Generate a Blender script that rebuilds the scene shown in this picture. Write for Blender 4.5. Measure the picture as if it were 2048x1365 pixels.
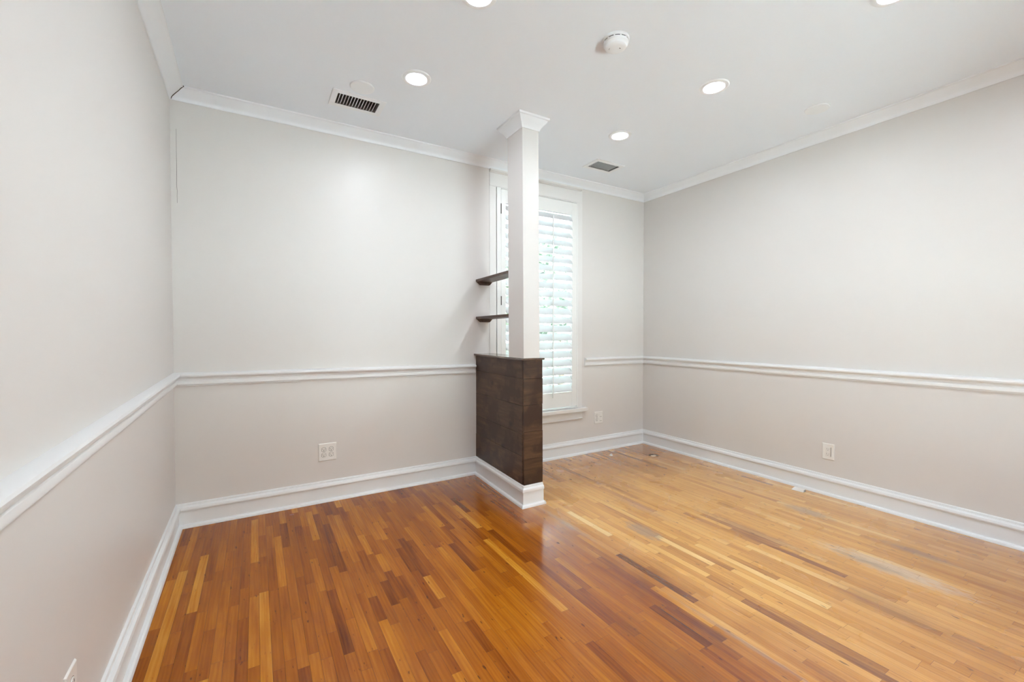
import bpy, bmesh, math, random
from mathutils import Vector, Matrix
for o in list(bpy.data.objects):
    bpy.data.objects.remove(o)
random.seed(7)
scene = bpy.context.scene
COL = scene.collection

# ---------------------------------------------------------------- camera
CX, CY, CH = 0.4359, -3.3155, 1.2
FPX, YAW, PIT, ROL = 862.08, 0.535630, -0.018573, -0.001125
F = Vector((math.sin(YAW)*math.cos(PIT), math.cos(YAW)*math.cos(PIT), math.sin(PIT)))
R = Vector((math.cos(YAW), -math.sin(YAW), 0)); U = R.cross(F)
R2 = R*math.cos(ROL)+U*math.sin(ROL); U2 = -R*math.sin(ROL)+U*math.cos(ROL)
cd = bpy.data.cameras.new('camera'); cam = bpy.data.objects.new('camera', cd); COL.objects.link(cam)
m = Matrix.Identity(4)
for i in range(3):
    m[i][0], m[i][1], m[i][2] = R2[i], U2[i], -F[i]
m[0][3], m[1][3], m[2][3] = CX, CY, CH
cam.matrix_world = m
cd.sensor_width = 36; cd.lens = FPX/2048*36; cd.clip_start = 0.02
scene.camera = cam

# ---------------------------------------------------------------- world, exposure
w = bpy.data.worlds.new('sky'); scene.world = w; w.use_nodes = True
nt = w.node_tree; bg = nt.nodes['Background']
sky = nt.nodes.new('ShaderNodeTexSky'); sky.sky_type = 'NISHITA'; sky.sun_disc = False
sky.sun_elevation = math.radians(48); sky.sun_rotation = math.radians(160); sky.dust_density = 4.0
mixw = nt.nodes.new('ShaderNodeMixRGB'); mixw.inputs[0].default_value = 0.85
mixw.inputs[2].default_value = (0.45, 0.455, 0.45, 1)
nt.links.new(sky.outputs[0], mixw.inputs[1]); nt.links.new(mixw.outputs[0], bg.inputs[0])
bg.inputs[1].default_value = 2.6
sd = bpy.data.lights.new('sun', 'SUN'); sun = bpy.data.objects.new('sun', sd); COL.objects.link(sun)
sd.energy = 58.0; sd.angle = math.radians(2); sd.color = (0.86, 0.98, 1.12)
sun.rotation_euler = (math.radians(3), math.radians(28), 0); sun.location = (-6, 0, 12)
LAMP = 14.0            # emission strength of the ceiling-light lenses
LAMP_W = 1.7           # watts of the small bright module in each ceiling light
LAMP_COL = (0.91, 0.96, 1.03)
scene.view_settings.view_transform = 'Standard'
scene.view_settings.look = 'None'
scene.view_settings.gamma = 1
scene.view_settings.use_curve_mapping = False
scene.view_settings.exposure = 1.64

W, H = 4.0693, 2.68
YB = -5.0              # far end of the room behind the camera
LT = 0.01284           # the left wall runs very slightly askew
def lx(y): return -LT*y

# ---------------------------------------------------------------- materials
def srgb(r, g, b):
    f = lambda c: (c/255/12.92) if c/255 <= 0.04045 else ((c/255+0.055)/1.055)**2.4
    return (f(r), f(g), f(b), 1)
class NT:
    def __init__(s, name):
        s.m = bpy.data.materials.new(name); s.m.use_nodes = True
        s.t = s.m.node_tree; s.b = s.t.nodes['Principled BSDF']; s.out = s.t.nodes['Material Output']
    def n(s, ty, **kw):
        x = s.t.nodes.new(ty)
        for k, v in kw.items(): setattr(x, k, v)
        return x
    def l(s, a, b): s.t.links.new(a, b)
    def val(s, inp, v):
        if hasattr(v, 'links'): s.l(v, inp)
        else: inp.default_value = v
    def math(s, op, a, b=0.0, c=0.0, clamp=False):
        x = s.n('ShaderNodeMath', operation=op); x.use_clamp = clamp
        s.val(x.inputs[0], a); s.val(x.inputs[1], b); s.val(x.inputs[2], c); return x.outputs[0]
    def mix(s, f, a, b, mode='MIX'):
        x = s.n('ShaderNodeMixRGB', blend_type=mode)
        s.val(x.inputs[0], f); s.val(x.inputs[1], a); s.val(x.inputs[2], b); return x.outputs[0]
    def noise(s, vec, scale, detail=3, rough=0.5):
        x = s.n('ShaderNodeTexNoise'); s.l(vec, x.inputs['Vector'])
        x.inputs['Scale'].default_value = scale; x.inputs['Detail'].default_value = detail
        x.inputs['Roughness'].default_value = rough; return x.outputs[0]
    def ramp(s, fac, stops):
        x = s.n('ShaderNodeValToRGB'); s.l(fac, x.inputs[0]); e = x.color_ramp.elements
        while len(e) < len(stops): e.new(0.5)
        for i, (p, c) in enumerate(stops):
            e[i].position = p; e[i].color = c if len(c) == 4 else (*c, 1)
        return x.outputs[0]
    def bump(s, h, strength, dist):
        x = s.n('ShaderNodeBump'); x.inputs['Strength'].default_value = strength
        x.inputs['Distance'].default_value = dist; s.l(h, x.inputs['Height']); s.l(x.outputs[0], s.b.inputs['Normal'])
    def coord(s, scale=(1, 1, 1), out='Object'):
        t = s.n('ShaderNodeTexCoord'); mp = s.n('ShaderNodeMapping'); mp.inputs['Scale'].default_value = scale
        s.l(t.outputs[out], mp.inputs[0]); return mp.outputs[0]
def paint(name, col, rough, bump=0.05, bscale=350, coat=0.0, var=0.03):
    t = NT(name); c = t.coord()
    n1 = t.noise(c, 1.3, 2)
    dark = tuple(x*(1-var) for x in col[:3])+(1,)
    t.l(t.mix(n1, dark, col), t.b.inputs['Base Color'])
    t.b.inputs['Roughness'].default_value = rough
    t.b.inputs['Coat Weight'].default_value = coat; t.b.inputs['Coat Roughness'].default_value = 0.2
    if bump: t.bump(t.noise(c, bscale, 2), bump, 0.001)
    return t.m
M = {}
M['wall'] = paint('wall_paint', srgb(221, 217, 213), 0.38, 0.12, 220)
M['ceiling'] = paint('ceiling_paint', srgb(240, 246, 252), 0.8, 0.06, 200)
M['trim'] = paint('trim_paint', srgb(234, 235, 235), 0.33, 0.05, 90)
M['crown'] = paint('crown_paint', srgb(240, 243, 246), 0.45, 0.03, 90)
M['casing'] = paint('casing_paint', srgb(229, 227, 224), 0.36, 0.05, 90)
M['shutter'] = paint('shutter_paint', srgb(236, 236, 233), 0.32, 0.0)
M['louver'] = paint('louver_paint', srgb(212, 213, 214), 0.4, 0.0)
M['plastic'] = paint('white_plastic', srgb(236, 234, 229), 0.3, 0.0)
M['cover'] = paint('cover_plastic', srgb(242, 245, 247), 0.5, 0.0)
M['dark'] = paint('dark_void', srgb(32, 30, 28), 0.8, 0.0)
M['slot'] = paint('socket_slot', srgb(88, 82, 76), 0.6, 0.0)
M['groove'] = paint('plastic_groove', srgb(176, 172, 166), 0.6, 0.0)
M['bronze'] = paint('hinge_metal', srgb(84, 80, 72), 0.35, 0.0)
M['bronze'].node_tree.nodes['Principled BSDF'].inputs['Metallic'].default_value = 0.8
M['duct'] = paint('duct_metal', srgb(120, 118, 114), 0.6, 0.0)
M['crack'] = paint('plaster_crack', srgb(96, 88, 80), 0.9, 0.0)
M['sub'] = paint('subfloor', srgb(52, 30, 14), 0.9, 0.0)
M['putty'] = paint('pale_patch', srgb(232, 214, 190), 0.7, 0.0)
M['ext'] = paint('bounce_ground', srgb(176, 178, 172), 0.9, 0.0)
M['lawn'] = paint('lawn', srgb(128, 132, 122), 0.95, 0.0)
M['bark'] = paint('bark', srgb(92, 78, 64), 0.9, 0.3, 40)
t = NT('leaves'); c = t.coord(); t.l(t.ramp(t.noise(c, 2.2, 2), [(0.3, srgb(150, 168, 150)), (0.7, srgb(196, 208, 192))]), t.b.inputs['Base Color'])
t.b.inputs['Roughness'].default_value = 0.6; M['leaf'] = t.m
# lamp lens
t = NT('lamp_lens'); t.b.inputs['Emission Color'].default_value = (0.86, 0.965, 1.09, 1); t.b.inputs['Emission Strength'].default_value = LAMP
t.b.inputs['Base Color'].default_value = (0.9, 0.9, 0.9, 1); M['lens'] = t.m
# window glass: clear, with a plain fresnel reflection
t = NT('window_glass'); tr = t.n('ShaderNodeBsdfTransparent'); gl = t.n('ShaderNodeBsdfGlossy'); gl.inputs['Roughness'].default_value = 0.02
tr.inputs[0].default_value = (0.95, 0.98, 0.97, 1)
fr = t.n('ShaderNodeFresnel'); fr.inputs[0].default_value = 1.45; ms = t.n('ShaderNodeMixShader')
t.l(fr.outputs[0], ms.inputs[0]); t.l(tr.outputs[0], ms.inputs[1]); t.l(gl.outputs[0], ms.inputs[2]); t.l(ms.outputs[0], t.out.inputs[0]); M['glass'] = t.m

def stained(name, axis, knots=True, light=1.0, flat=(1, 1, 1)):
    """dark walnut-stained pine with grain along an axis, per-board tone and dark knots"""
    t = NT(name)
    sc = [22, 22, 22]; sc[axis] = 2.0
    c = t.coord(tuple(sc)); c1 = t.coord()
    at = t.n('ShaderNodeAttribute'); at.attribute_name = 'tone'
    off = t.n('ShaderNodeVectorMath', operation='ADD'); t.l(c, off.inputs[0])
    sx = t.n('ShaderNodeCombineXYZ'); k = t.math('MULTIPLY', at.outputs['Fac'], 37.0)
    for i in range(3): t.l(k, sx.inputs[i])
    t.l(sx.outputs[0], off.inputs[1])
    g = t.noise(off.outputs[0], 1.6, 5, 0.62)
    col = t.ramp(g, [(0.28, srgb(56*light, 35*light, 21*light)), (0.55, srgb(84*light, 59*light, 40*light)), (0.8, srgb(112*light, 84*light, 60*light))])
    blot = t.noise(c1, 7, 3)
    col = t.mix(t.ramp(blot, [(0.42, (0.95,)*3), (0.52, (0,)*3)]), col, srgb(58, 36, 24))
    if knots:
        v = t.n('ShaderNodeTexVoronoi'); t.l(t.coord(flat), v.inputs['Vector']); v.inputs['Scale'].default_value = 5.0
        kn = t.ramp(v.outputs['Distance'], [(0.05, (1,)*3), (0.10, (0.8,)*3), (0.2, (0,)*3)])
        col = t.mix(kn, col, srgb(38, 22, 14))
    tone = t.ramp(at.outputs['Fac'], [(0.0, (0.74,)*3), (1.0, (1.14,)*3)])
    t.l(t.mix(1.0, col, tone, 'MULTIPLY'), t.b.inputs['Base Color'])
    t.b.inputs['Roughness'].default_value = 0.42
    t.bump(g, 0.25, 0.002)
    return t.m
M['woodY'] = stained('stained_pine_side', 1, flat=(0, 1, 1.3))
M['woodX'] = stained('stained_pine_end', 0, flat=(1, 0, 1.3))
M['woodShelf'] = stained('stained_pine_shelf', 1, False, 1.05)

M['capwood'] = stained('stained_pine_cap', 1, False, 1.1)
cb = M['capwood'].node_tree.nodes['Principled BSDF']; cb.inputs['Coat Weight'].default_value = 1.0; cb.inputs['Coat Roughness'].default_value = 0.12; cb.inputs['Coat IOR'].default_value = 1.7
# ---------------------------------------------------------------- the strip-oak floor material
t = NT('oak_strip_floor')
tc = t.n('ShaderNodeTexCoord'); pos = tc.outputs['Object']
at = t.n('ShaderNodeAttribute'); at.attribute_name = 'tone'     # 0..1 per board
a2 = t.n('ShaderNodeAttribute'); a2.attribute_name = 'seed'
cm = t.n('ShaderNodeCombineXYZ'); s1 = t.math('MULTIPLY', a2.outputs['Fac'], 61.0)
t.l(s1, cm.inputs[0]); t.l(t.math('MULTIPLY', a2.outputs['Fac'], 23.0), cm.inputs[1])
mp = t.n('ShaderNodeMapping'); mp.inputs['Scale'].default_value = (55, 3.2, 1); t.l(pos, mp.inputs[0])
ad = t.n('ShaderNodeVectorMath', operation='ADD'); t.l(mp.outputs[0], ad.inputs[0]); t.l(cm.outputs[0], ad.inputs[1])
grain = t.noise(ad.outputs[0], 1.1, 5, 0.6)
mp2 = t.n('ShaderNodeMapping'); mp2.inputs['Scale'].default_value = (14, 1.6, 1); t.l(pos, mp2.inputs[0])
ad2 = t.n('ShaderNodeVectorMath', operation='ADD'); t.l(mp2.outputs[0], ad2.inputs[0]); t.l(cm.outputs[0], ad2.inputs[1])
soft = t.noise(ad2.outputs[0], 1.0, 2, 0.5)
wv = t.n('ShaderNodeTexWave', wave_type='BANDS', bands_direction='X'); t.l(ad2.outputs[0], wv.inputs['Vector'])
wv.inputs['Scale'].default_value = 1.7; wv.inputs['Distortion'].default_value = 9; wv.inputs['Detail'].default_value = 1.5; wv.inputs['Detail Scale'].default_value = 0.7
fac = t.math('ADD', at.outputs['Fac'], t.math('MULTIPLY', t.math('SUBTRACT', grain, 0.5), 0.55))
fac = t.math('ADD', fac, t.math('MULTIPLY', t.math('SUBTRACT', soft, 0.5), 0.55))
fac = t.math('ADD', fac, t.math('MULTIPLY', t.math('SUBTRACT', wv.outputs[1], 0.5), 0.07), clamp=True)
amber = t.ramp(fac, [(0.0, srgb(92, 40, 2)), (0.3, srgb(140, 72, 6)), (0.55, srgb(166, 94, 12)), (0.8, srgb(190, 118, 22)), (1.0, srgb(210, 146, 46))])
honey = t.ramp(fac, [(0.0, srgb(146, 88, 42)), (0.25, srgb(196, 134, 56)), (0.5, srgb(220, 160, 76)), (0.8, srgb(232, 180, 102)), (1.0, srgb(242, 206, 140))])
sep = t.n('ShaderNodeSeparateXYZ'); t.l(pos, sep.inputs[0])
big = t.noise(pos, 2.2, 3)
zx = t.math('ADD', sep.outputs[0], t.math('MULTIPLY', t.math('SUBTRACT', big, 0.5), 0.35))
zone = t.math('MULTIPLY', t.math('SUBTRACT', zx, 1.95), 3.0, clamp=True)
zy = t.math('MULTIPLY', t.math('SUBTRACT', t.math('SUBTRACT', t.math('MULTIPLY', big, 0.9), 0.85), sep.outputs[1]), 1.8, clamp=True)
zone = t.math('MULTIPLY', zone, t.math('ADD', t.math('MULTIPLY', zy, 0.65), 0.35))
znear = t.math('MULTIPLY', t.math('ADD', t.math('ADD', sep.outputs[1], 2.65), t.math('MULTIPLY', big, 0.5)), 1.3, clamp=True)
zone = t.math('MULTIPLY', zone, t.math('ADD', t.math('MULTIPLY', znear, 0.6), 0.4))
col = t.mix(zone, amber, honey)  # paler right side: worn finish, with window glare put into the colour
def blob(cx, cy, rx, ry, soft_=0.5, nscale=18, namp=0.9, stretch=5.0):
    dx = t.math('DIVIDE', t.math('SUBTRACT', sep.outputs[0], cx), rx)
    dy = t.math('DIVIDE', t.math('SUBTRACT', sep.outputs[1], cy), ry)
    d = t.math('SQRT', t.math('ADD', t.math('MULTIPLY', dx, dx), t.math('MULTIPLY', dy, dy)))
    mpp = t.n('ShaderNodeMapping'); mpp.inputs['Scale'].default_value = (stretch, 1, 1); t.l(pos, mpp.inputs[0])
    nz = t.noise(mpp.outputs[0], nscale, 4, 0.65)
    d = t.math('ADD', d, t.math('MULTIPLY', t.math('SUBTRACT', nz, 0.5), 2*namp))
    return t.math('DIVIDE', t.math('SUBTRACT', 1.0, d), soft_, clamp=True)
grey = srgb(150, 132, 118); pale = srgb(214, 190, 160); purp = srgb(128, 82, 62)
for (cx, cy, rx, ry, cc, s, am) in [
        (2.10, -1.18, 0.030, 0.34, grey, 0.8, 0.5), (2.44, -1.50, 0.07, 0.16, grey, 0.5, 0.6),
        (3.60, -1.86, 0.07, 0.17, grey, 0.5, 0.55), (3.20, -2.42, 0.09, 0.36, pale, 0.6, 0.75),
        (3.17, -2.36, 0.04, 0.20, srgb(150, 128, 102), 0.7, 0.6), (2.05, -2.35, 0.018, 0.4, grey, 0.8, 0.4),
        (2.80, -2.55, 0.10, 0.25, srgb(132, 100, 74), 0.7, 0.35), (3.52, -2.45, 0.05, 0.2, srgb(140, 112, 84), 0.6, 0.6),
        (1.75, -2.25, 0.10, 0.3, srgb(150, 104, 54), 0.9, 0.3), (3.0, -1.85, 0.05, 0.5, purp, 0.7, 0.5),
        (2.70, -1.25, 0.06, 0.3, srgb(196, 150, 108), 0.7, 0.5)]:
    col = t.mix(t.math('MULTIPLY', blob(cx, cy, rx, ry, s), am), col, cc)
# short black nicks and pale scratches
mp3 = t.n('ShaderNodeMapping'); mp3.inputs['Scale'].default_value = (60, 16, 1); t.l(pos, mp3.inputs[0])
nk = t.noise(mp3.outputs[0], 1.0, 2, 0.5)
col = t.mix(t.ramp(nk, [(0.68, (0,)*3), (0.73, (0.65,)*3)]), col, srgb(66, 36, 18))
mp4 = t.n('ShaderNodeMapping'); mp4.inputs['Scale'].default_value = (90, 14, 1); mp4.inputs['Location'].default_value = (7, 3, 0); t.l(pos, mp4.inputs[0])
nk2 = t.noise(mp4.outputs[0], 1.0, 4, 0.6)
col = t.mix(t.math('MULTIPLY', t.ramp(nk2, [(0.66, (0,)*3), (0.74, (0.6,)*3)]), zone), col, pale)
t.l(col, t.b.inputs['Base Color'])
rg = t.math('ADD', t.math('MULTIPLY', big, 0.14), t.math('MULTIPLY', zone, 0.04))
t.l(t.math('ADD', rg, 0.17), t.b.inputs['Roughness'])
t.b.inputs['Specular IOR Level'].default_value = 0.30
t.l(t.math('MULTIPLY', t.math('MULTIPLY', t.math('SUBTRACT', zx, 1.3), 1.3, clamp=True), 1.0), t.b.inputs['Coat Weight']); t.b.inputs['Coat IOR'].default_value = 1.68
t.l(t.math('ADD', t.math('MULTIPLY', big, 0.14), 0.10), t.b.inputs['Coat Roughness'])
hh = t.math('ADD', t.math('MULTIPLY', grain, 0.35), t.math('MULTIPLY', t.noise(mp2.outputs[0], 1.5, 2), 1.0))
t.bump(hh, 0.22, 0.0016)
M['floor'] = t.m

# ---------------------------------------------------------------- mesh helpers
def link(name, bm, mat, parent=None, smooth=False, bevel=0, **props):
    me = bpy.data.meshes.new(name); bmesh.ops.recalc_face_normals(bm, faces=bm.faces[:]) if not props.pop('keepn', False) else None
    bm.to_mesh(me); bm.free()
    for mm in (mat if isinstance(mat, (list, tuple)) else [mat]): me.materials.append(mm)
    if smooth:
        for p in me.polygons: p.use_smooth = True
    o = bpy.data.objects.new(name, me); COL.objects.link(o)
    if parent: o.parent = parent
    for k, v in props.items(): o[k] = v
    if smooth == 'auto' or bevel:
        pass
    if bevel:
        b = o.modifiers.new('edge', 'BEVEL'); b.width = bevel; b.segments = 2; b.limit_method = 'ANGLE'; b.angle_limit = math.radians(40)
    return o
def sharp(o, ang=35):
    me = o.data
    for p in me.polygons: p.use_smooth = True
    me.set_sharp_from_angle(angle=math.radians(ang))
    return o
def hexa(bm, pts):
    v = [bm.verts.new(p) for p in pts]
    for f in ((0, 3, 2, 1), (4, 5, 6, 7), (0, 1, 5, 4), (1, 2, 6, 5), (2, 3, 7, 6), (3, 0, 4, 7)):
        bm.faces.new([v[i] for i in f])
    return v
def box(bm, x0, x1, y0, y1, z0, z1):
    return hexa(bm, [(x0, y0, z0), (x1, y0, z0), (x1, y1, z0), (x0, y1, z0), (x0, y0, z1), (x1, y0, z1), (x1, y1, z1), (x0, y1, z1)])
def sweep(bm, prof, A, B, n, m0=0, m1=0, za=0.0, zb=0.0):
    """extrude profile [(depth, z)] from A to B along a wall; n = direction out of the wall; m: 1 inside mitre, -1 outside mitre"""
    A = Vector((A[0], A[1], 0)); B = Vector((B[0], B[1], 0)); tdir = (B-A).normalized(); n = Vector((n[0], n[1], 0)).normalized()
    a = [bm.verts.new(A+n*d+tdir*d*m0+Vector((0, 0, z+za))) for d, z in prof]
    b = [bm.verts.new(B+n*d-tdir*d*m1+Vector((0, 0, z+zb))) for d, z in prof]
    k = len(prof)
    for i in range(k):
        bm.faces.new((a[i], a[(i+1) % k], b[(i+1) % k], b[i]))
    bm.faces.new(a[::-1]); bm.faces.new(b)
def lathe(bm, prof, cx=0, cy=0, cz=0, seg=48):
    """revolve [(r, z)] about a vertical axis"""
    rings = []
    for r, z in prof:
        if r < 1e-6: rings.append([bm.verts.new((cx, cy, cz+z))])
        else: rings.append([bm.verts.new((cx+r*math.cos(2*math.pi*i/seg), cy+r*math.sin(2*math.pi*i/seg), cz+z)) for i in range(seg)])
    for a, b in zip(rings, rings[1:]):
        if len(a) == 1 and len(b) == 1: continue
        for i in range(seg):
            j = (i+1) % seg
            if len(a) == 1: bm.faces.new((a[0], b[i], b[j]))
            elif len(b) == 1: bm.faces.new((a[i], b[0], a[j]))
            else: bm.faces.new((a[i], b[i], b[j], a[j]))
def empty(name, loc, label, cat, group=None, rz=0):
    o = bpy.data.objects.new(name, None); COL.objects.link(o); o.location = loc; o.rotation_euler = (0, 0, rz)
    o.empty_display_size = 0.05; o['label'] = label; o['category'] = cat
    if group: o['group'] = group
    return o
def copy_tree(o, parent=None):
    c = o.copy(); COL.objects.link(c); c.parent = parent
    for ch in list(o.children): copy_tree(ch, c)
    return c
ST = dict(kind='structure')

# ---------------------------------------------------------------- shell
TH = 0.15
WX0, WX1, WZ0, WZ1 = 2.244, 3.152, 0.463, 2.474       # window opening
bm = bmesh.new()
box(bm, -0.25, WX0, 0, TH, -0.1, H+0.15); box(bm, WX1, W+0.2, 0, TH, -0.1, H+0.15)
box(bm, WX0, WX1, 0, TH, -0.1, WZ0); box(bm, WX0, WX1, 0, TH, WZ1, H+0.15)
wb = link('wall_back', bm, M['wall'], **ST)
bm = bmesh.new()
LY0, LY1, LZ0, LZ1 = -4.88, -4.55, 0.20, 1.30        # unseen low side window, added to let fill light in
def lseg(bm, ya, yb, z0, z1, d0=-0.2, d1=0.0):
    hexa(bm, [(lx(ya)+d0, ya, z0), (lx(ya)+d1, ya, z0), (lx(yb)+d1, yb, z0), (lx(yb)+d0, yb, z0), (lx(ya)+d0, ya, z1), (lx(ya)+d1, ya, z1), (lx(yb)+d1, yb, z1), (lx(yb)+d0, yb, z1)])
lseg(bm, YB, LY0, -0.1, H+0.15); lseg(bm, LY1, 0, -0.1, H+0.15); lseg(bm, LY0, LY1, -0.1, LZ0); lseg(bm, LY0, LY1, LZ1, H+0.15)
link('wall_left', bm, M['wall'], **ST)
bm = bmesh.new()
for a in ((LY0, LY0+0.05, LZ0, LZ1), (LY1-0.05, LY1, LZ0, LZ1), (LY0+0.05, LY1-0.05, LZ0, LZ0+0.05), (LY0+0.05, LY1-0.05, LZ1-0.05, LZ1)): lseg(bm, *a, -0.12, -0.07)
f_ = link('window_3', bm, M['trim'], **ST)  # the added side window
bm = bmesh.new(); lseg(bm, LY0+0.05, LY1-0.05, LZ0+0.05, LZ1-0.05, -0.10, -0.096); link('pane', bm, M['glass'], f_)  # pane of the added side window
bm = bmesh.new(); box(bm, W, W+0.2, YB, 0, -0.1, H+0.15); link('wall_right', bm, M['wall'], **ST)
FW = [(1.55, 2.95)]; FZ0, FZ1 = 0.20, 1.45         # low window out of view, added to brighten ceiling and walls
bm = bmesh.new()
box(bm, -0.2, W+0.2, YB-0.15, YB, -0.1, FZ0); box(bm, -0.2, W+0.2, YB-0.15, YB, FZ1, H+0.15)
for a, b in ((-0.2, FW[0][0]), (FW[0][1], W+0.2)): box(bm, a, b, YB-0.15, YB, FZ0, FZ1)
link('wall_front', bm, M['wall'], **ST)
for k, (a, b) in enumerate(FW):
    bm = bmesh.new()
    for p in ((a, a+0.05, FZ0, FZ1), (b-0.05, b, FZ0, FZ1), (a+0.05, b-0.05, FZ0, FZ0+0.05), (a+0.05, b-0.05, FZ1-0.05, FZ1), (a+0.05, b-0.05, 0.80, 0.84)): box(bm, p[0], p[1], YB-0.10, YB-0.05, p[2], p[3])
    f_ = link('window_%d' % (k+2), bm, M['trim'], **ST)  # the added front window
    for n_, (z0, z1) in enumerate(((FZ0+0.05, 0.80), (0.84, FZ1-0.05))):
        bm = bmesh.new(); box(bm, a+0.05, b-0.05, YB-0.08, YB-0.076, z0, z1); link('pane', bm, M['glass'], f_)  # panes of the added front window
# hairline cracks in the plaster by the left corner
bm = bmesh.new()
pts = [(0.0305, 2.444), (0.030, 2.36), (0.0302, 2.30), (0.0307, 2.21), (0.0302, 2.15), (0.0292, 2.10), (0.0312, 2.07), (0.0302, 2.04), (0.0304, 1.996)]
for (xa, za), (xb, zb_) in zip(pts, pts[1:]):
    wd = 0.00055
    hexa(bm, [(xa-wd, -0.0012, za), (xa+wd, -0.0012, za), (xa+wd, 0.004, za), (xa-wd, 0.004, za), (xb-wd, -0.0012, zb_), (xb+wd, -0.0012, zb_), (xb+wd, 0.004, zb_), (xb-wd, 0.004, zb_)])
link('wall_crack', bm, M['crack'], wb)

VENTS = [(1.010, -0.406), (3.104, -0.417)]
VW, VD = 0.126, 0.068
bm = bmesh.new()
xs = sorted({-0.15, W+0.1, *[c[0]+s*VW for c in VENTS for s in (-1, 1)]}); ys = sorted({YB, 0.0, *[c[1]+s*VD for c in VENTS for s in (-1, 1)]})
for i in range(len(xs)-1):
    for j in range(len(ys)-1):
        mx, my = (xs[i]+xs[i+1])/2, (ys[j]+ys[j+1])/2
        if any(abs(mx-c[0]) < VW-0.001 and abs(my-c[1]) < VD-0.001 for c in VENTS): continue
        box(bm, xs[i], xs[i+1], ys[j], ys[j+1], H, H+0.1)
bmesh.ops.remove_doubles(bm, verts=bm.verts[:], dist=1e-5)
link('ceiling', bm, M['ceiling'], **ST)

# floor: every strip an individual board with a hairline gap, over a dark subfloor
bm = bmesh.new()
tl = bm.verts.layers.float.new('tone'); sl = bm.verts.layers.float.new('seed')
PITCH = 0.0385
special = [  # x, y0, y1, tone
    (2.108, -1.62, -2.10, 0.02), (2.963, -1.52, -2.02, 0.10), (2.93, -1.75, -2.35, 0.05), (2.89, -1.45, -1.95, 0.18),
    (2.235, -1.04, -1.44, 0.98), (1.92, -2.02, -2.30, 0.10), (2.47, -1.58, -1.95, 0.92), (0.115, -0.03, -0.62, 0.70), (0.115, -0.62, -3.2, 0.86),
    (2.07, -1.95, -2.75, 0.80), (1.62, -0.55, -0.95, 0.88), (1.58, -1.35, -1.85, 0.85), (2.31, -2.2, -2.9, 0.1), (2.35, -2.0, -2.7, 0.2)]
row = 0; x = 0.012
while x < W:
    x1 = min(x+PITCH, W); y = 0.0-random.uniform(0, 0.3)
    cuts = [0.0]
    while y > YB:
        cuts.append(y); y -= random.choice([0.22, 0.3, 0.38, 0.45, 0.6])*random.uniform(0.8, 1.25)
    cuts.append(YB)
    sp = [s for s in special if x <= s[0] < x1]
    for s in sp:
        cuts = [c for c in cuts if not (s[2]-0.08 < c < s[1]+0.08)]+[s[1], s[2]]
    cuts = sorted(set(cuts), reverse=True)
    for ya, yb in zip(cuts, cuts[1:]):
        if ya-yb < 0.01: continue
        tone = random.gauss(0.50, 0.10)
        if random.random() < 0.045: tone = random.uniform(0.72, 0.88)
        if random.random() < 0.045: tone = random.uniform(0.18, 0.3)
        for s in sp:
            if s[2]-0.001 <= yb and ya <= s[1]+0.001: tone = s[3]
        tone = max(0, min(1, tone)); seed = random.random(); g = 0.00035
        ta = [random.uniform(-0.00008, 0.00008) for _ in range(4)]
        vs = [bm.verts.new((x+g, yb+g, ta[0])), bm.verts.new((x1-g, yb+g, ta[1])), bm.verts.new((x1-g, ya-g, ta[2])), bm.verts.new((x+g, ya-g, ta[3]))]
        for v in vs: v[tl] = tone; v[sl] = seed
        bm.faces.new(vs).material_index = 0
    x = x1
n0 = len(bm.faces)
box(bm, -0.1, W+0.1, YB, 0.0, -0.1, -0.0018)
bm.faces.ensure_lookup_table()
for f in bm.faces[n0:]: f.material_index = 1
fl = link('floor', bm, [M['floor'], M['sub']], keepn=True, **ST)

# ---------------------------------------------------------------- trims
base_p = [(0, 0.0), (0.0365, 0.0), (0.0362, 0.008), (0.033, 0.0145), (0.027, 0.019), (0.017, 0.021), (0.0165, 0.100), (0.0245, 0.104), (0.0265, 0.112), (0.0235, 0.124), (0.0155, 0.131),
          (0.010, 0.1325), (0.0105, 0.138), (0.0085, 0.1445), (0, 0.147)]
rail_p = [(0, 0.0), (0.010, 0.0), (0.011, 0.006), (0.018, 0.010), (0.0195, 0.020), (0.018, 0.030), (0.0145, 0.034), (0.016, 0.044), (0.022, 0.052), (0.031, 0.056), (0.036, 0.058), (0.0385, 0.066), (0.036, 0.074), (0.026, 0.079), (0.010, 0.082), (0, 0.083)]
crown_p = [(0, -0.065), (0.006, -0.065), (0.009, -0.060), (0.010, -0.053), (0.019, -0.043), (0.033, -0.033), (0.049, -0.023), (0.060, -0.013), (0.066, -0.0085), (0.074, -0.0075), (0.0755, 0.0), (0, 0.0)]
bb = (0, -1)
HWX = 2.047
for nm, A, B, m0, m1 in [('baseboard_back', (0, 0), (HWX, 0), 1, 0), ('baseboard_back', (2.19, 0), (W, 0), 0, 1)]:
    bm = bmesh.new(); sweep(bm, base_p, A, B, bb, m0, m1); sharp(link(nm, bm, M['trim'], **ST), 25)
nl = Vector((1, LT))
bm = bmesh.new(); sweep(bm, base_p, (0, 0), (lx(YB), YB), nl, 1, 0); sharp(link('baseboard_left', bm, M['trim'], **ST), 25)
bm = bmesh.new(); sweep(bm, base_p, (W, 0), (W, YB), (-1, 0), 1, 0); sharp(link('baseboard_right', bm, M['trim'], **ST), 25)
def trim(n, prof, A, B, nn, m0, m1, za, zb, ang=25):
    mt = M['crown'] if prof is crown_p else M['trim']
    bm = bmesh.new(); sweep(bm, prof, A, B, nn, m0, m1, za, zb)
    return sharp(link('trim_%d' % n, bm, mt, **ST), ang)
trim(1, rail_p, (0, 0), (2.032, 0), bb, 1, 0, 0.876, 0.8545)
trim(2, rail_p, (3.236, 0), (W, 0), bb, 0, 1, 0.871, 0.866)
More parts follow.
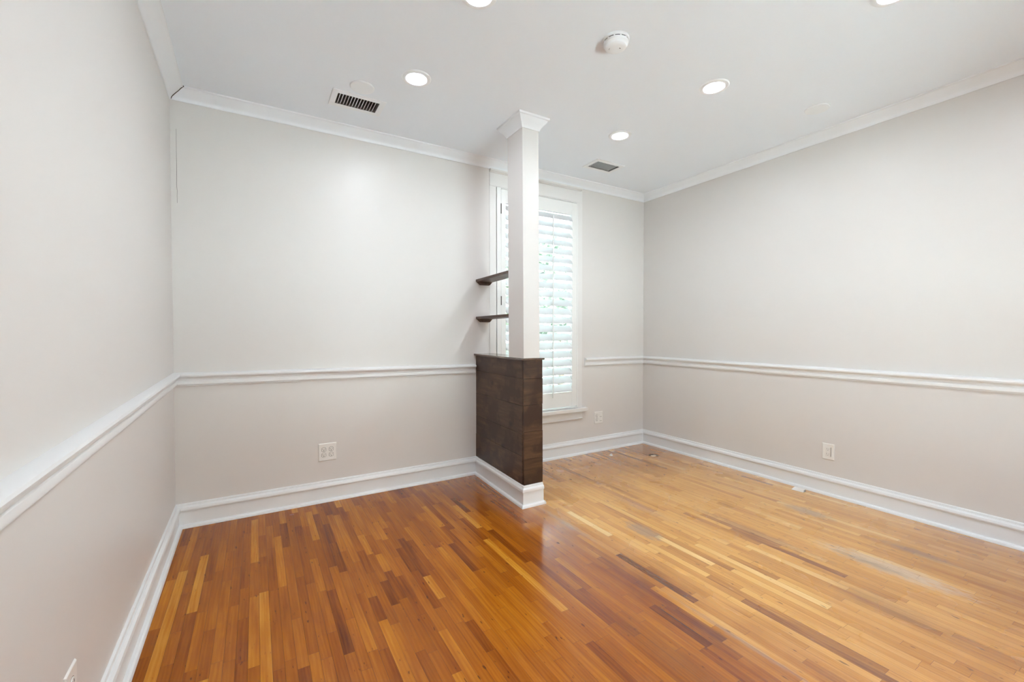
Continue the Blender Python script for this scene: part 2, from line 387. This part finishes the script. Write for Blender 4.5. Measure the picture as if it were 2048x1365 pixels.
trim(3, rail_p, (W, 0), (W, YB), (-1, 0), 1, 0, 0.866, 0.852)
trim(4, rail_p, (0, 0), (lx(YB), YB), nl, 1, 0, 0.876, 0.806)
cz = H-0.00001
c5 = trim(5, crown_p, (0, 0), (W, 0), bb, 1, 1, H, H, 35)
trim(6, crown_p, (W, 0), (W, YB), (-1, 0), 1, 0, H, H, 35)
trim(7, crown_p, (0, 0), (lx(YB), YB), nl, 1, 0, H, H, 35)
# open mitre joint in the crown's left corner
bm = bmesh.new()
mit = [(0.010, -0.0635), (0.014, -0.052), (0.026, -0.042), (0.036, -0.0345), (0.052, -0.024), (0.066, -0.0125), (0.082, -0.004)]
for (da, za), (db, zb_) in zip(mit, mit[1:]):
    wv_ = 0.0006
    pa = Vector((da, -da, H+za-0.002)); pb = Vector((db, -db, H+zb_-0.002)); s = Vector((1, 1, 0)).normalized()*wv_; up = Vector((-0.3, 0.3, 0.6)).normalized()*0.008
    hexa(bm, [pa-s, pa+s, pa+s+up, pa-s+up, pb-s, pb+s, pb+s+up, pb-s+up])
link('mitre_crack', bm, M['crack'], c5)

# ---------------------------------------------------------------- window
win = bpy.data.objects.new('window_1', None); COL.objects.link(win); win.location = (2.698, 0, 0.463); win['kind'] = 'structure'
def wpart(name, bm, mat, bevel=0.0015, par=None):
    o = link(name, bm, mat, par or win, bevel=bevel)
    if par is None or par is win: o.location = (-2.698, 0, -0.463)
    return o
bm = bmesh.new()
box(bm, 2.178, 2.2435, -0.0035, 0.0, 0.463, 2.474); box(bm, 3.152, 3.207, -0.005, 0.0, 0.463, 2.474); box(bm, 2.178, 3.207, -0.0045, 0.0, 2.4745, 2.588)
wpart('casing', bm, M['casing'])
bm = bmesh.new(); sweep(bm, [(0, 2.588), (0.010, 2.588), (0.016, 2.594), (0.026, 2.599), (0.026, 2.614), (0, 2.614)], (2.176, 0), (3.19, 0), (0, -1)); wpart('head_cap', bm, M['casing'], 0.001)
bm = bmesh.new(); box(bm, 2.14, 3.252, -0.050, 0.0, 0.430, 0.463); box(bm, WX0, WX1, 0.0, 0.10, 0.430, 0.4632); wpart('stool', bm, M['casing'], 0.004)
bm = bmesh.new(); sweep(bm, [(0, 0.349), (0.014, 0.349), (0.019, 0.354), (0.019, 0.362), (0.012, 0.368), (0.012, 0.43), (0, 0.43)], (2.18, 0), (3.205, 0), (0, -1)); wpart('apron', bm, M['casing'], 0.001)
# sashes
bm = bmesh.new()
SX0, SX1 = WX0, WX1
box(bm, SX0, SX0+0.02, 0.09, 0.12, 0.463, 2.474); box(bm, SX1-0.02, SX1, 0.09, 0.12, 0.463, 2.474)
box(bm, SX0+0.02, SX1-0.02, 0.09, 0.12, 0.463, 0.50); box(bm, SX0+0.02, SX1-0.02, 0.09, 0.12, 2.44, 2.474)
wpart('sash', bm, M['trim'])
bm = bmesh.new(); box(bm, SX0+0.02, SX1-0.02, 0.103, 0.107, 0.50, 2.44); wpart('pane', bm, M['glass'], 0)

# plantation shutter hung in the window frame
SY0, SY1 = -0.006, 0.022
sh = empty('window_shutter', (2.7145, 0.008, 0.475), 'white louvred window shutter hanging behind the square column', 'shutter')
def spart(name, bm, mat, bevel=0.0012, par=None, **k):
    o = link(name, bm, mat, par or sh, bevel=bevel, **k)
    if par is None: o.location = (-2.7145, -0.008, -0.475)
    return o
bm = bmesh.new()
box(bm, 2.2475, 2.2875, -0.010, 0.05, 0.466, 2.4705); box(bm, 3.1400, 3.1515, -0.008, 0.05, 0.466, 2.4705); box(bm, 2.2875, 3.1415, -0.008, 0.05, 2.4640, 2.4705); box(bm, 2.2875, 3.1415, -0.002, 0.05, 0.466, 0.477)
spart('hanging_frame', bm, M['shutter'])
for a, b in ((2.2905, 2.338), (3.078, 3.1395)):
    bm = bmesh.new(); box(bm, a, b, SY0, SY1, 0.484, 2.461); spart('stile', bm, M['shutter'])
for a, b in ((0.484, 0.629), (2.343, 2.461)):
    bm = bmesh.new(); box(bm, 2.338, 3.078, SY0+0.001, SY1-0.001, a, b); spart('rail', bm, M['shutter'])
CH_, TK, TILT = 0.043, 0.0048, math.radians(49)
def louver(zc):
    bm = bmesh.new(); k = 20; A = []; B = []
    for i in range(k):
        a = 2*math.pi*i/k; u = CH_*math.cos(a); v = TK*math.sin(a)*(1.0)+0.0015*(1-(u/CH_)**2)
        yy = 0.008+u*math.cos(TILT)-v*math.sin(TILT); zz = zc+u*math.sin(TILT)+v*math.cos(TILT)
        A.append(bm.verts.new((2.3395, yy, zz))); B.append(bm.verts.new((3.0765, yy, zz)))
    for i in range(k):
        j = (i+1) % k; bm.faces.new((A[i], A[j], B[j], B[i]))
    bm.faces.new(A); bm.faces.new(B[::-1])
    return bm
NL = 21; z_top = 2.3065; z_bot = 0.6665
LZ = [z_top-(z_top-z_bot)*i/(NL-1) for i in range(NL)]
lv0 = None
for i, z in enumerate(LZ):
    if lv0 is None:
        lv0 = spart('louver', louver(z), M['louver'], 0); sharp(lv0, 50)
    else:
        o = lv0.copy(); COL.objects.link(o); o.parent = sh; o.location.z = lv0.location.z+(z-LZ[0])
bm = bmesh.new(); rx = 2.832
box(bm, rx-0.0055, rx+0.0055, -0.040, -0.029, 0.588, 2.30)
spart('tilt_rod', bm, M['shutter'], 0.002)
for a, b in ((2.245, 2.332), (1.445, 1.524), (0.62, 0.70)):
    bm = bmesh.new(); lathe(bm, [(0, 0), (0.0042, 0), (0.0042, b-a), (0, b-a)], 2.2885, -0.0115, a, 12)
    sharp(spart('hinge', bm, M['bronze'], 0, label='dark metal hinge'))

# ---------------------------------------------------------------- half wall with plank cladding
hw = empty('half_wall', (2.05, -0.40, 0), 'waist high partition clad in dark brown stained planks on a white baseboard', 'half wall')
def hpart(name, bm, mat, bevel=0.0015, **k):
    o = link(name, bm, mat, hw, bevel=bevel, **k); o.location = (-2.05, 0.40, 0); return o
XL0, XL1, XR, YF = 2.046, 2.011, 2.166, -0.820      # left face at wall / at the free end
def xl(y): return XL0+(XL1-XL0)*(y/YF)
XRB = 2.196
def xr(y): return XRB+(XR-XRB)*(y/YF)
bm = bmesh.new()      # painted core, all but covered
hexa(bm, [(xl(YF+0.02)+0.012, YF+0.016, 0), (xr(YF)-0.012, YF+0.016, 0), (XRB-0.012, 0, 0), (XL0+0.012, 0, 0), (xl(YF+0.02)+0.012, YF+0.016, 1.011), (xr(YF)-0.012, YF+0.016, 1.011), (XRB-0.012, 0, 1.011), (XL0+0.012, 0, 1.011)])
hpart('core', bm, M['trim'], 0)
def planks(rows, place, mat, name):
    bm = bmesh.new(); tn = bm.verts.layers.float.new('tone')
    for z0, z1, segs in rows:
        for s0, s1 in segs:
            out = random.uniform(0, 0.0025); tt = random.random()
            vs = hexa(bm, place(s0+0.0006, s1-0.0006, z0+0.0008, z1-0.0008, out))
            for v in vs: v[tn] = tt
    return hpart(name, bm, mat, 0.0012)
def place_side(s0, s1, z0, z1, out):
    ya, yb = -s0, -s1
    return [(xl(yb)-out, yb, z0), (xl(yb)+0.012, yb, z0), (xl(ya)+0.012, ya, z0), (xl(ya)-out, ya, z0),
            (xl(yb)-out, yb, z1), (xl(yb)+0.012, yb, z1), (xl(ya)+0.012, ya, z1), (xl(ya)-out, ya, z1)]
def place_far(s0, s1, z0, z1, out):
    ya, yb = -s0, -s1
    return [(xr(yb)-0.012, yb, z0), (xr(yb)+out, yb, z0), (xr(ya)+out, ya, z0), (xr(ya)-0.012, ya, z0),
            (xr(yb)-0.012, yb, z1), (xr(yb)+out, yb, z1), (xr(ya)+out, ya, z1), (xr(ya)-0.012, ya, z1)]
def place_end(s0, s1, z0, z1, out):
    return [(s0, YF-out, z0), (s1, YF-out, z0), (s1, YF+0.0155, z0), (s0, YF+0.0155, z0), (s0, YF-out, z1), (s1, YF-out, z1), (s1, YF+0.0155, z1), (s0, YF+0.0155, z1)]
L_ = 0.8035
planks([(0.884, 1.012, [(0, L_)]), (0.695, 0.884, [(0, L_)]), (0.500, 0.695, [(0, L_)]), (0.345, 0.500, [(0, 0.30), (0.30, L_)]), (0.147, 0.345, [(0, L_)])], place_side, M['woodY'], 'side_cladding')
planks([(0.884, 1.012, [(0, L_)]), (0.695, 0.884, [(0, L_)]), (0.516, 0.695, [(0, L_)]), (0.326, 0.516, [(0, 0.45), (0.45, L_)]), (0.147, 0.326, [(0, L_)])], place_far, M['woodY'], 'far_cladding')
planks([(0.883, 1.012, [(XL1, XR)]), (0.700, 0.883, [(XL1, XR+0.002)]), (0.516, 0.700, [(XL1, XR-0.001)]), (0.326, 0.516, [(XL1, XR+0.002)]), (0.147, 0.326, [(XL1+0.001, XR+0.003)])], place_end, M['woodX'], 'end_cladding')
bm = bmesh.new(); tn = bm.verts.layers.float.new('tone')
for v in hexa(bm, [(1.996, -0.834, 1.0125), (2.176, -0.834, 1.0125), (2.208, 0, 1.0125), (2.026, 0, 1.0125), (1.996, -0.834, 1.0250), (2.176, -0.834, 1.0250), (2.208, 0, 1.0250), (2.026, 0, 1.0250)]): v[tn] = 0.9
hpart('cap_board', bm, M['capwood'], 0.002)
hb = [(d*0.86, z) for d, z in base_p]
bm = bmesh.new(); sweep(bm, hb, (XL0+0.001, 0), (XL1+0.001, YF), (-1, 0.043), 0, -1); sharp(hpart('side_baseboard', bm, M['trim'], 0), 25)
bm = bmesh.new(); sweep(bm, hb, (XL1, YF), (XR, YF), (0, -1), -1, 0); sharp(hpart('end_baseboard', bm, M['trim'], 0), 25)
bm = bmesh.new(); sweep(bm, [(0, 0), (0.012, 0), (0.012, 0.012), (0.006, 0.020), (0, 0.021)], (XR, YF-0.0315), (XRB, -0.04), (1, 0.04), 0, 0); hpart('far_shoe', bm, M['trim'], 0)

# square column on the half wall
colm = empty('square_column', (2.07, -0.725, 1.0253), 'white square column rising from the plank clad half wall to the ceiling', 'column')
bm = bmesh.new()
b0 = [(2.005, -0.828), (2.137, -0.828), (2.137, -0.626), (2.005, -0.626)]
dyt = 0.018
pts = [(x-2.07, y+0.725, 0) for x, y in b0]+[(x-2.07+0.001, y+dyt+0.725, H-1.0253) for x, y in b0]
hexa(bm, pts); link('shaft', bm, M['wall'], colm, bevel=0.002)
bm = bmesh.new()
cp = [(0, -0.080), (0.005, -0.080), (0.007, -0.074), (0.014, -0.060), (0.027, -0.044), (0.041, -0.030), (0.048, -0.016), (0.056, -0.012), (0.058, 0.0), (0, 0.0)]
t0 = [(x+0.001, y+dyt) for x, y in b0]
for i in range(4):
    A, B = t0[i], t0[(i+1) % 4]; d = Vector((B[0]-A[0], B[1]-A[1])).normalized()
    sweep(bm, cp, (A[0]-2.07, A[1]+0.725), (B[0]-2.07, B[1]+0.725), (d.y, -d.x), -1, -1, H-1.0253, H-1.0253)
sharp(link('capital', bm, M['crown'], colm), 35)

# two dark corner shelves between wall and column
def shelf(z1, lab):
    e = empty('wall_shelf', (2.09, 0, z1-0.02), lab, 'shelf', 'dark shelves between wall and column')
    bm = bmesh.new(); tn = bm.verts.layers.float.new('tone')
    for v in hexa(bm, [(2.012-2.09, -0.6255, 0), (2.140-2.09, -0.6255, 0), (2.192-2.09, 0, 0), (2.046-2.09, 0, 0), (2.012-2.09, -0.6255, 0.02), (2.140-2.09, -0.6255, 0.02), (2.192-2.09, 0, 0.02), (2.046-2.09, 0, 0.02)]): v[tn] = 0.8
    link('board', bm, M['woodShelf'], e, bevel=0.0015)
    bm = bmesh.new(); tn = bm.verts.layers.float.new('tone')
    v = hexa(bm, [(0.000, -0.040, -0.026), (0.072, -0.040, -0.026), (0.080, 0, -0.026), (-0.008, 0, -0.026), (-0.030, -0.040, -0.0), (0.095, -0.040, -0.0), (0.104, 0, -0.0), (-0.038, 0, -0.0)])
    for q in v: q[tn] = 0.2
    link('cleat', bm, M['woodShelf'], e, bevel=0.0015)
    return e
shelf(1.655, 'upper dark wooden shelf running from the back wall to the column')
shelf(1.339, 'lower dark wooden shelf just above the half wall top')

# ---------------------------------------------------------------- ceiling fittings
def lamp():
    e = empty('recessed_light', (0, 0, H), 'x', 'ceiling light')
    bm = bmesh.new(); lathe(bm, [(0.0575, -0.004), (0.060, -0.0075), (0.070, -0.0085), (0.080, -0.006), (0.084, -0.001), (0.084, 0.0), (0.0575, 0.0), (0.0575, -0.004)]); sharp(link('trim_ring', bm, M['cover'], e))
    bm = bmesh.new(); lathe(bm, [(0, -0.006), (0.03, -0.0058), (0.050, -0.005), (0.0572, -0.0035), (0.0572, -0.001), (0, -0.001)]); sharp(link('lens', bm, M['lens'], e))
    ld = bpy.data.lights.new('led_module', 'AREA'); ld.shape = 'DISK'; ld.size = 0.026; ld.energy = LAMP_W; ld.color = LAMP_COL
    lo = bpy.data.objects.new('led_module', ld); COL.objects.link(lo); lo.parent = e; lo.location = (0, 0, -0.0095)
    return e
LG = 'round recessed ceiling lights'
proto = lamp()
lights = [((1.251, -0.859), 'lit round ceiling light beside the blank round cover and the slotted vent'),
          ((1.288, -1.598), 'lit ceiling light cut by the top edge, left of the smoke detector'),
          ((2.818, -1.684), 'lit ceiling light between the smoke detector and the right wall'),
          ((2.795, -0.929), 'lit ceiling light farthest back, just in front of the small far vent'),
          ((2.838, -2.531), 'lit ceiling light barely showing at the top edge, nearest the right wall')]
for i, ((x, y), lab) in enumerate(lights):
    o = proto if i == 0 else copy_tree(proto)
    o.location = (x, y, H); o['label'] = lab; o['group'] = LG
for (x, y) in [(1.30, -2.37), (1.30, -3.30), (2.84, -3.40)]:  # unseen lights continuing the two rows, added to light the room
    o = copy_tree(proto); o.location = (x, y, H); o['label'] = 'added unseen ceiling light filling the near half of the room, above the photographer'; o['group'] = 'added fill lights out of view'
# blank round covers
def cover(x, y, r, lab):
    bm = bmesh.new(); lathe(bm, [(0, -0.009), (r*0.8, -0.009), (r*0.96, -0.0075), (r, -0.004), (r, 0), (0, 0)])
    o = sharp(link('round_cover', bm, M['cover'])); o.location = (x, y, H)
    o['label'] = lab; o['category'] = 'cover plate'; o['group'] = 'blank round ceiling covers'
cover(1.000, -0.606, 0.0700, 'blank white round ceiling cover next to the larger slotted vent')
cover(3.637, -1.874, 0.0700, 'blank white round ceiling cover close to the right wall')
# supply vents
def vent(x, y, lab, n, tilt):
    e = empty('ceiling_vent', (x, y, H), lab, 'vent', 'slotted ceiling vents')
    bm = bmesh.new(); f = 0.034
    for (a, b, c, d) in ((-VW-f, VW+f, -VD-f, -VD), (-VW-f, VW+f, VD, VD+f), (-VW-f, -VW, -VD, VD), (VW, VW+f, -VD, VD)):
        box(bm, a, b, c, d, -0.005, 0.0)
    bmesh.ops.remove_doubles(bm, verts=bm.verts[:], dist=1e-5)
    link('frame', bm, M['cover'], e, bevel=0.001)
    bm = bmesh.new(); g = 0.0006
    x0, x1, y0, y1, z1 = -VW+g, VW-g, -VD+g, VD-g, 0.095; q = 0.002
    box(bm, x0, x0+q, y0, y1, -0.003, z1); box(bm, x1-q, x1, y0, y1, -0.003, z1); box(bm, x0+q, x1-q, y0, y0+q, -0.003, z1); box(bm, x0+q, x1-q, y1-q, y1, -0.003, z1); box(bm, x0+q, x1-q, y0+q, y1-q, z1-q, z1)
    link('duct', bm, M['duct'], e)
    bm = bmesh.new()
    for i in range(n):
        cx = -VW+(i+1)*2*VW/(n+1); s = math.sin(tilt)*0.011; c_ = math.cos(tilt)*0.011; tk = 0.0011
        hexa(bm, [(cx-s-tk, y0+q, -0.002), (cx-s+tk, y0+q, -0.002), (cx-s+tk, y1-q, -0.002), (cx-s-tk, y1-q, -0.002), (cx+s-tk, y0+q, -0.002+2*c_), (cx+s+tk, y0+q, -0.002+2*c_), (cx+s+tk, y1-q, -0.002+2*c_), (cx+s-tk, y1-q, -0.002+2*c_)])
    link('slats', bm, M['cover'], e)
vent(*VENTS[0], 'white slotted ceiling vent above the long blank back wall', 13, 0.45)
vent(*VENTS[1], 'white slotted ceiling vent in front of the shuttered window', 15, 0.6)
# smoke detector
e = empty('smoke_detector', (2.012, -1.690, H), 'round white smoke detector on the ceiling between the recessed lights', 'smoke detector')
bm = bmesh.new(); lathe(bm, [(0, -0.012), (0.064, -0.012), (0.0665, -0.009), (0.0665, 0), (0, 0)]); sharp(link('base', bm, M['cover'], e))
bm = bmesh.new(); lathe(bm, [(0, -0.048), (0.030, -0.0475), (0.044, -0.045), (0.051, -0.040), (0.054, -0.032), (0.0605, -0.027), (0.0615, -0.0165), (0.0, -0.0165)]); sharp(link('body', bm, M['cover'], e), 30)
bm = bmesh.new(); lathe(bm, [(0, -0.017), (0.0595, -0.017), (0.0595, -0.0119), (0, -0.0119)]); link('air_slot', bm, M['dark'], e, label='dark ring of air slots')
for k in range(12):
    bm = bmesh.new()
    a = 2*math.pi*(k+0.3)/12; c_, s_ = math.cos(a), math.sin(a); w_ = 0.0035
    pts = []
    for z in (-0.0168, -0.0118):
        for rr, ww in ((0.058, -w_), (0.0618, -w_), (0.0618, w_), (0.058, w_)): pts.append((rr*c_-ww*s_, rr*s_+ww*c_, z))
    hexa(bm, pts)
    link('slot_rib', bm, M['cover'], e)
bm = bmesh.new(); box(bm, -0.004, 0.004, -0.0015, 0.0015, -0.0485, -0.046); o = link('indicator', bm, M['slot'], e); o.location = (0.012, -0.016, 0)
bm = bmesh.new(); lathe(bm, [(0.006, -0.0478), (0.0075, -0.0482), (0.0085, -0.0478), (0.0085, -0.046), (0.006, -0.046), (0.006, -0.0478)], seg=20); o = link('test_button', bm, M['groove'], e); o.location = (-0.023, 0.014, 0.0008)

# ---------------------------------------------------------------- wall plates (built in the XZ plane facing -Y)
def face_socket(e, cx, cz):
    bm = bmesh.new(); k = 24; A = []; B = []
    for i in range(k):
        a = 2*math.pi*i/k; xx = max(-0.0135, min(0.0135, 0.0165*math.cos(a))); zz = 0.0145*math.sin(a)
        A.append(bm.verts.new((cx+xx, -0.0075, cz+zz))); B.append(bm.verts.new((cx+xx, -0.0045, cz+zz)))
    for i in range(k): bm.faces.new((A[i], A[(i+1) % k], B[(i+1) % k], B[i]))
    bm.faces.new(A); bm.faces.new(B[::-1]); s = link('socket', bm, M['plastic'], e, bevel=0.0006)
    bm = bmesh.new()
    box(bm, cx-0.0075, cx-0.0052, -0.0080, -0.006, cz-0.0015, cz+0.0075); box(bm, cx+0.0052, cx+0.0075, -0.0080, -0.006, cz-0.0005, cz+0.0070)
    box(bm, cx-0.0028, cx+0.0028, -0.0080, -0.006, cz-0.0100, cz-0.0050)
    link('slots', bm, M['slot'], s)
    bm = bmesh.new(); 
    for i in range(k):
        a, b = 2*math.pi*i/k, 2*math.pi*(i+1)/k
        f = lambda a, r: (cx+max(-0.0135-r, min(0.0135+r, (0.0165+r)*math.cos(a))), cz+(0.0145+r)*math.sin(a))
        p0, p1, p2, p3 = f(a, 0.0), f(b, 0.0), f(b, 0.0018), f(a, 0.0018)
        bm.faces.new([bm.verts.new((p[0], -0.00535, p[1])) for p in (p0, p1, p2, p3)])
    link('gap', bm, M['slot'], s)
def plate(e, w_, h_):
    bm = bmesh.new()
    a, b = w_/2, h_/2; i = 0.004
    hexa(bm, [(-a, 0, -b), (a, 0, -b), (a, 0, b), (-a, 0, b), (-a+i, -0.0053, -b+i), (a-i, -0.0053, -b+i), (a-i, -0.0053, b-i), (-a+i, -0.0053, b-i)])
    return link('plate', bm, M['plastic'], e, bevel=0.0015)
e = empty('wall_outlet', (0.866, 0, 0.351), 'white double outlet plate with four sockets low on the back wall', 'outlet', 'electrical wall plates')
plate(e, 0.121, 0.127)
for cx in (-0.0245, 0.0245):
    for cz_ in (-0.0195, 0.0195): face_socket(e, cx, cz_)
e = empty('wall_outlet', (3.4265, 0, 0.339), 'white two-part wall plate under the back wall rail, right of the window', 'outlet', 'electrical wall plates')
plate(e, 0.112, 0.123)
for cz_ in (-0.0195, 0.0195): face_socket(e, -0.024, cz_)
for cz_ in (-0.022, 0.020):
    bm = bmesh.new(); box(bm, 0.010, 0.040, -0.0075, -0.005, cz_-0.015, cz_+0.015); b_ = link('jack_insert', bm, M['plastic'], e, bevel=0.0012)
    bm = bmesh.new(); box(bm, 0.012, 0.038, -0.0080, -0.007, cz_-0.0150, cz_-0.0105); link('jack', bm, M['groove'], b_)
e = empty('wall_outlet', (W, -1.7805, 0.3195), 'white rectangular outlet plate low on the right wall', 'outlet', 'electrical wall plates', rz=-math.pi/2)
plate(e, 0.082, 0.121)
bm = bmesh.new(); box(bm, -0.0165, 0.0165, -0.0072, -0.005, -0.033, 0.033); ins = link('insert', bm, M['plastic'], e, bevel=0.0008)
bm = bmesh.new()
for cz_ in (-0.018, 0.018):
    box(bm, -0.0085, -0.006, -0.0077, -0.006, cz_-0.002, cz_+0.007); box(bm, 0.0045, 0.0068, -0.0077, -0.006, cz_-0.001, cz_+0.0065); box(bm, -0.0030, 0.0022, -0.0077, -0.006, cz_-0.010, cz_-0.0055)
link('slots', bm, M['groove'], ins)
bm = bmesh.new(); box(bm, 0.0166, 0.0190, -0.0056, -0.005, -0.034, 0.034); link('insert_gap', bm, M['slot'], e)
e = empty('wall_outlet', (lx(-1.83), -1.832, 0.300), 'white outlet plate on the left wall, cut off by the bottom edge', 'outlet', 'electrical wall plates', rz=math.pi/2+math.atan(LT))
p_ = plate(e, 0.082, 0.121); face_socket(e, 0, 0.0195); face_socket(e, 0, -0.0195)

# ---------------------------------------------------------------- small things on the floor
e = empty('plastic_cover', (3.968, -1.628, 0), 'small white plastic cover piece lying on the floor by the right baseboard', 'cover', rz=math.radians(-84))
bm = bmesh.new()
hexa(bm, [(-0.042, -0.024, 0.0), (0.042, -0.024, 0.0), (0.042, 0.024, 0.0), (-0.042, 0.024, 0.0), (-0.030, -0.015, 0.019), (0.040, -0.015, 0.021), (0.040, 0.015, 0.021), (-0.030, 0.015, 0.019)])
link('shell', bm, M['plastic'], e, bevel=0.004)
bm = bmesh.new(); hexa(bm, [(0.0405, -0.018, 0.003), (0.0432, -0.018, 0.003), (0.0432, 0.018, 0.003), (0.0405, 0.018, 0.003), (0.0395, -0.011, 0.016), (0.0424, -0.011, 0.016), (0.0424, 0.011, 0.016), (0.0395, 0.011, 0.016)])
link('open_end', bm, M['groove'], e)
# round patched pipe hole near the far corner
e = empty('pipe_hole', (3.765, -0.410, 0), 'round hole with a pale rim in the floorboards near the far corner', 'hole')
bm = bmesh.new(); lathe(bm, [(0, 0.0006), (0.034, 0.0008), (0.042, 0.0004)], seg=32); link('rim', bm, M['slot'], e)
bm = bmesh.new(); lathe(bm, [(0, 0.0026), (0.026, 0.0022), (0.030, 0.0010), (0.030, 0.0004)], seg=32); o = link('patch', bm, M['putty'], e); o.scale = (1, 0.8, 1); o.location = (-0.010, -0.014, 0)
bm = bmesh.new(); lathe(bm, [(0, 0.0032), (0.010, 0.0030), (0.011, 0.0010)], seg=20); o = link('opening', bm, M['dark'], e); o.location = (0.016, 0.020, 0)
e = empty('floor_cap', (3.417, -0.196, 0), 'tiny white two-pronged cap on the floor below the back wall plate', 'cap')
bm = bmesh.new(); lathe(bm, [(0, 0.006), (0.014, 0.005), (0.018, 0.0), (0, 0.0)], seg=24); sharp(link('disc', bm, M['plastic'], e))
for s_ in (-1, 1):
    bm = bmesh.new(); box(bm, s_*0.005-0.001, s_*0.005+0.001, -0.002, 0.002, 0.005, 0.017); link('prong', bm, M['plastic'], e)

# ---------------------------------------------------------------- outside the window
bm = bmesh.new(); box(bm, -40, 45, -45, YB-0.15, -0.75, -0.6); box(bm, -40, -0.4, YB-0.15, TH, -0.75, -0.6); bmesh.ops.remove_doubles(bm, verts=bm.verts[:], dist=1e-5); link('bounce_paving', bm, M['ext'], **ST)  # pale ground added out of view to bounce sunlight up to the ceiling
bm = bmesh.new(); box(bm, -40, 45, TH, 45, -0.75, -0.6); link('ground_lawn', bm, M['lawn'], **ST)
def tree(x, y, h, r, seed, lab, n=2600):
    rnd = random.Random(seed)
    e = empty('garden_tree', (x, y, -0.6), lab, 'tree', 'trees outside the window')
    bm = bmesh.new(); lathe(bm, [(0, 0), (0.13, 0), (0.09, 0.5), (0.07, h*0.7), (0, h*0.72)], seg=12); link('trunk', bm, M['bark'], e)
    bm = bmesh.new(); cl = [(rnd.uniform(-r, r), rnd.uniform(-r, r)*0.8, h*rnd.uniform(0.12, 0.95), rnd.uniform(0.25, 0.5)*r) for _ in range(26)]
    for _ in range(n):
        cx, cy, cz_, cr = rnd.choice(cl); d = Vector((rnd.gauss(0, 1), rnd.gauss(0, 1), rnd.gauss(0, 1))).normalized()*cr*rnd.uniform(0.5, 1)
        p = Vector((cx, cy, cz_))+d; a = Vector((rnd.gauss(0, 1), rnd.gauss(0, 1), rnd.gauss(0, 0.6))).normalized()*0.11; b = a.orthogonal().normalized()*0.06
        bm.faces.new([bm.verts.new(q) for q in (p-a, p+b, p+a, p-b)])
    link('foliage', bm, M['leaf'], e, keepn=True)
for k, (x, y, h, r) in enumerate([(4.9, 6.0, 4.4, 1.0), (7.5, 6.0, 4.4, 1.0), (10.2, 6.6, 4.8, 1.0), (6.2, 9.6, 5.2, 1.1), (9.3, 10.2, 5.6, 1.1), (12.9, 8.6, 5.2, 1.1), (2.2, 7.2, 4.6, 1.0)]):
    tree(x, y, h, r, 3+k, 'leafy green tree outside, glimpsed between the shutter louvers', 6000)
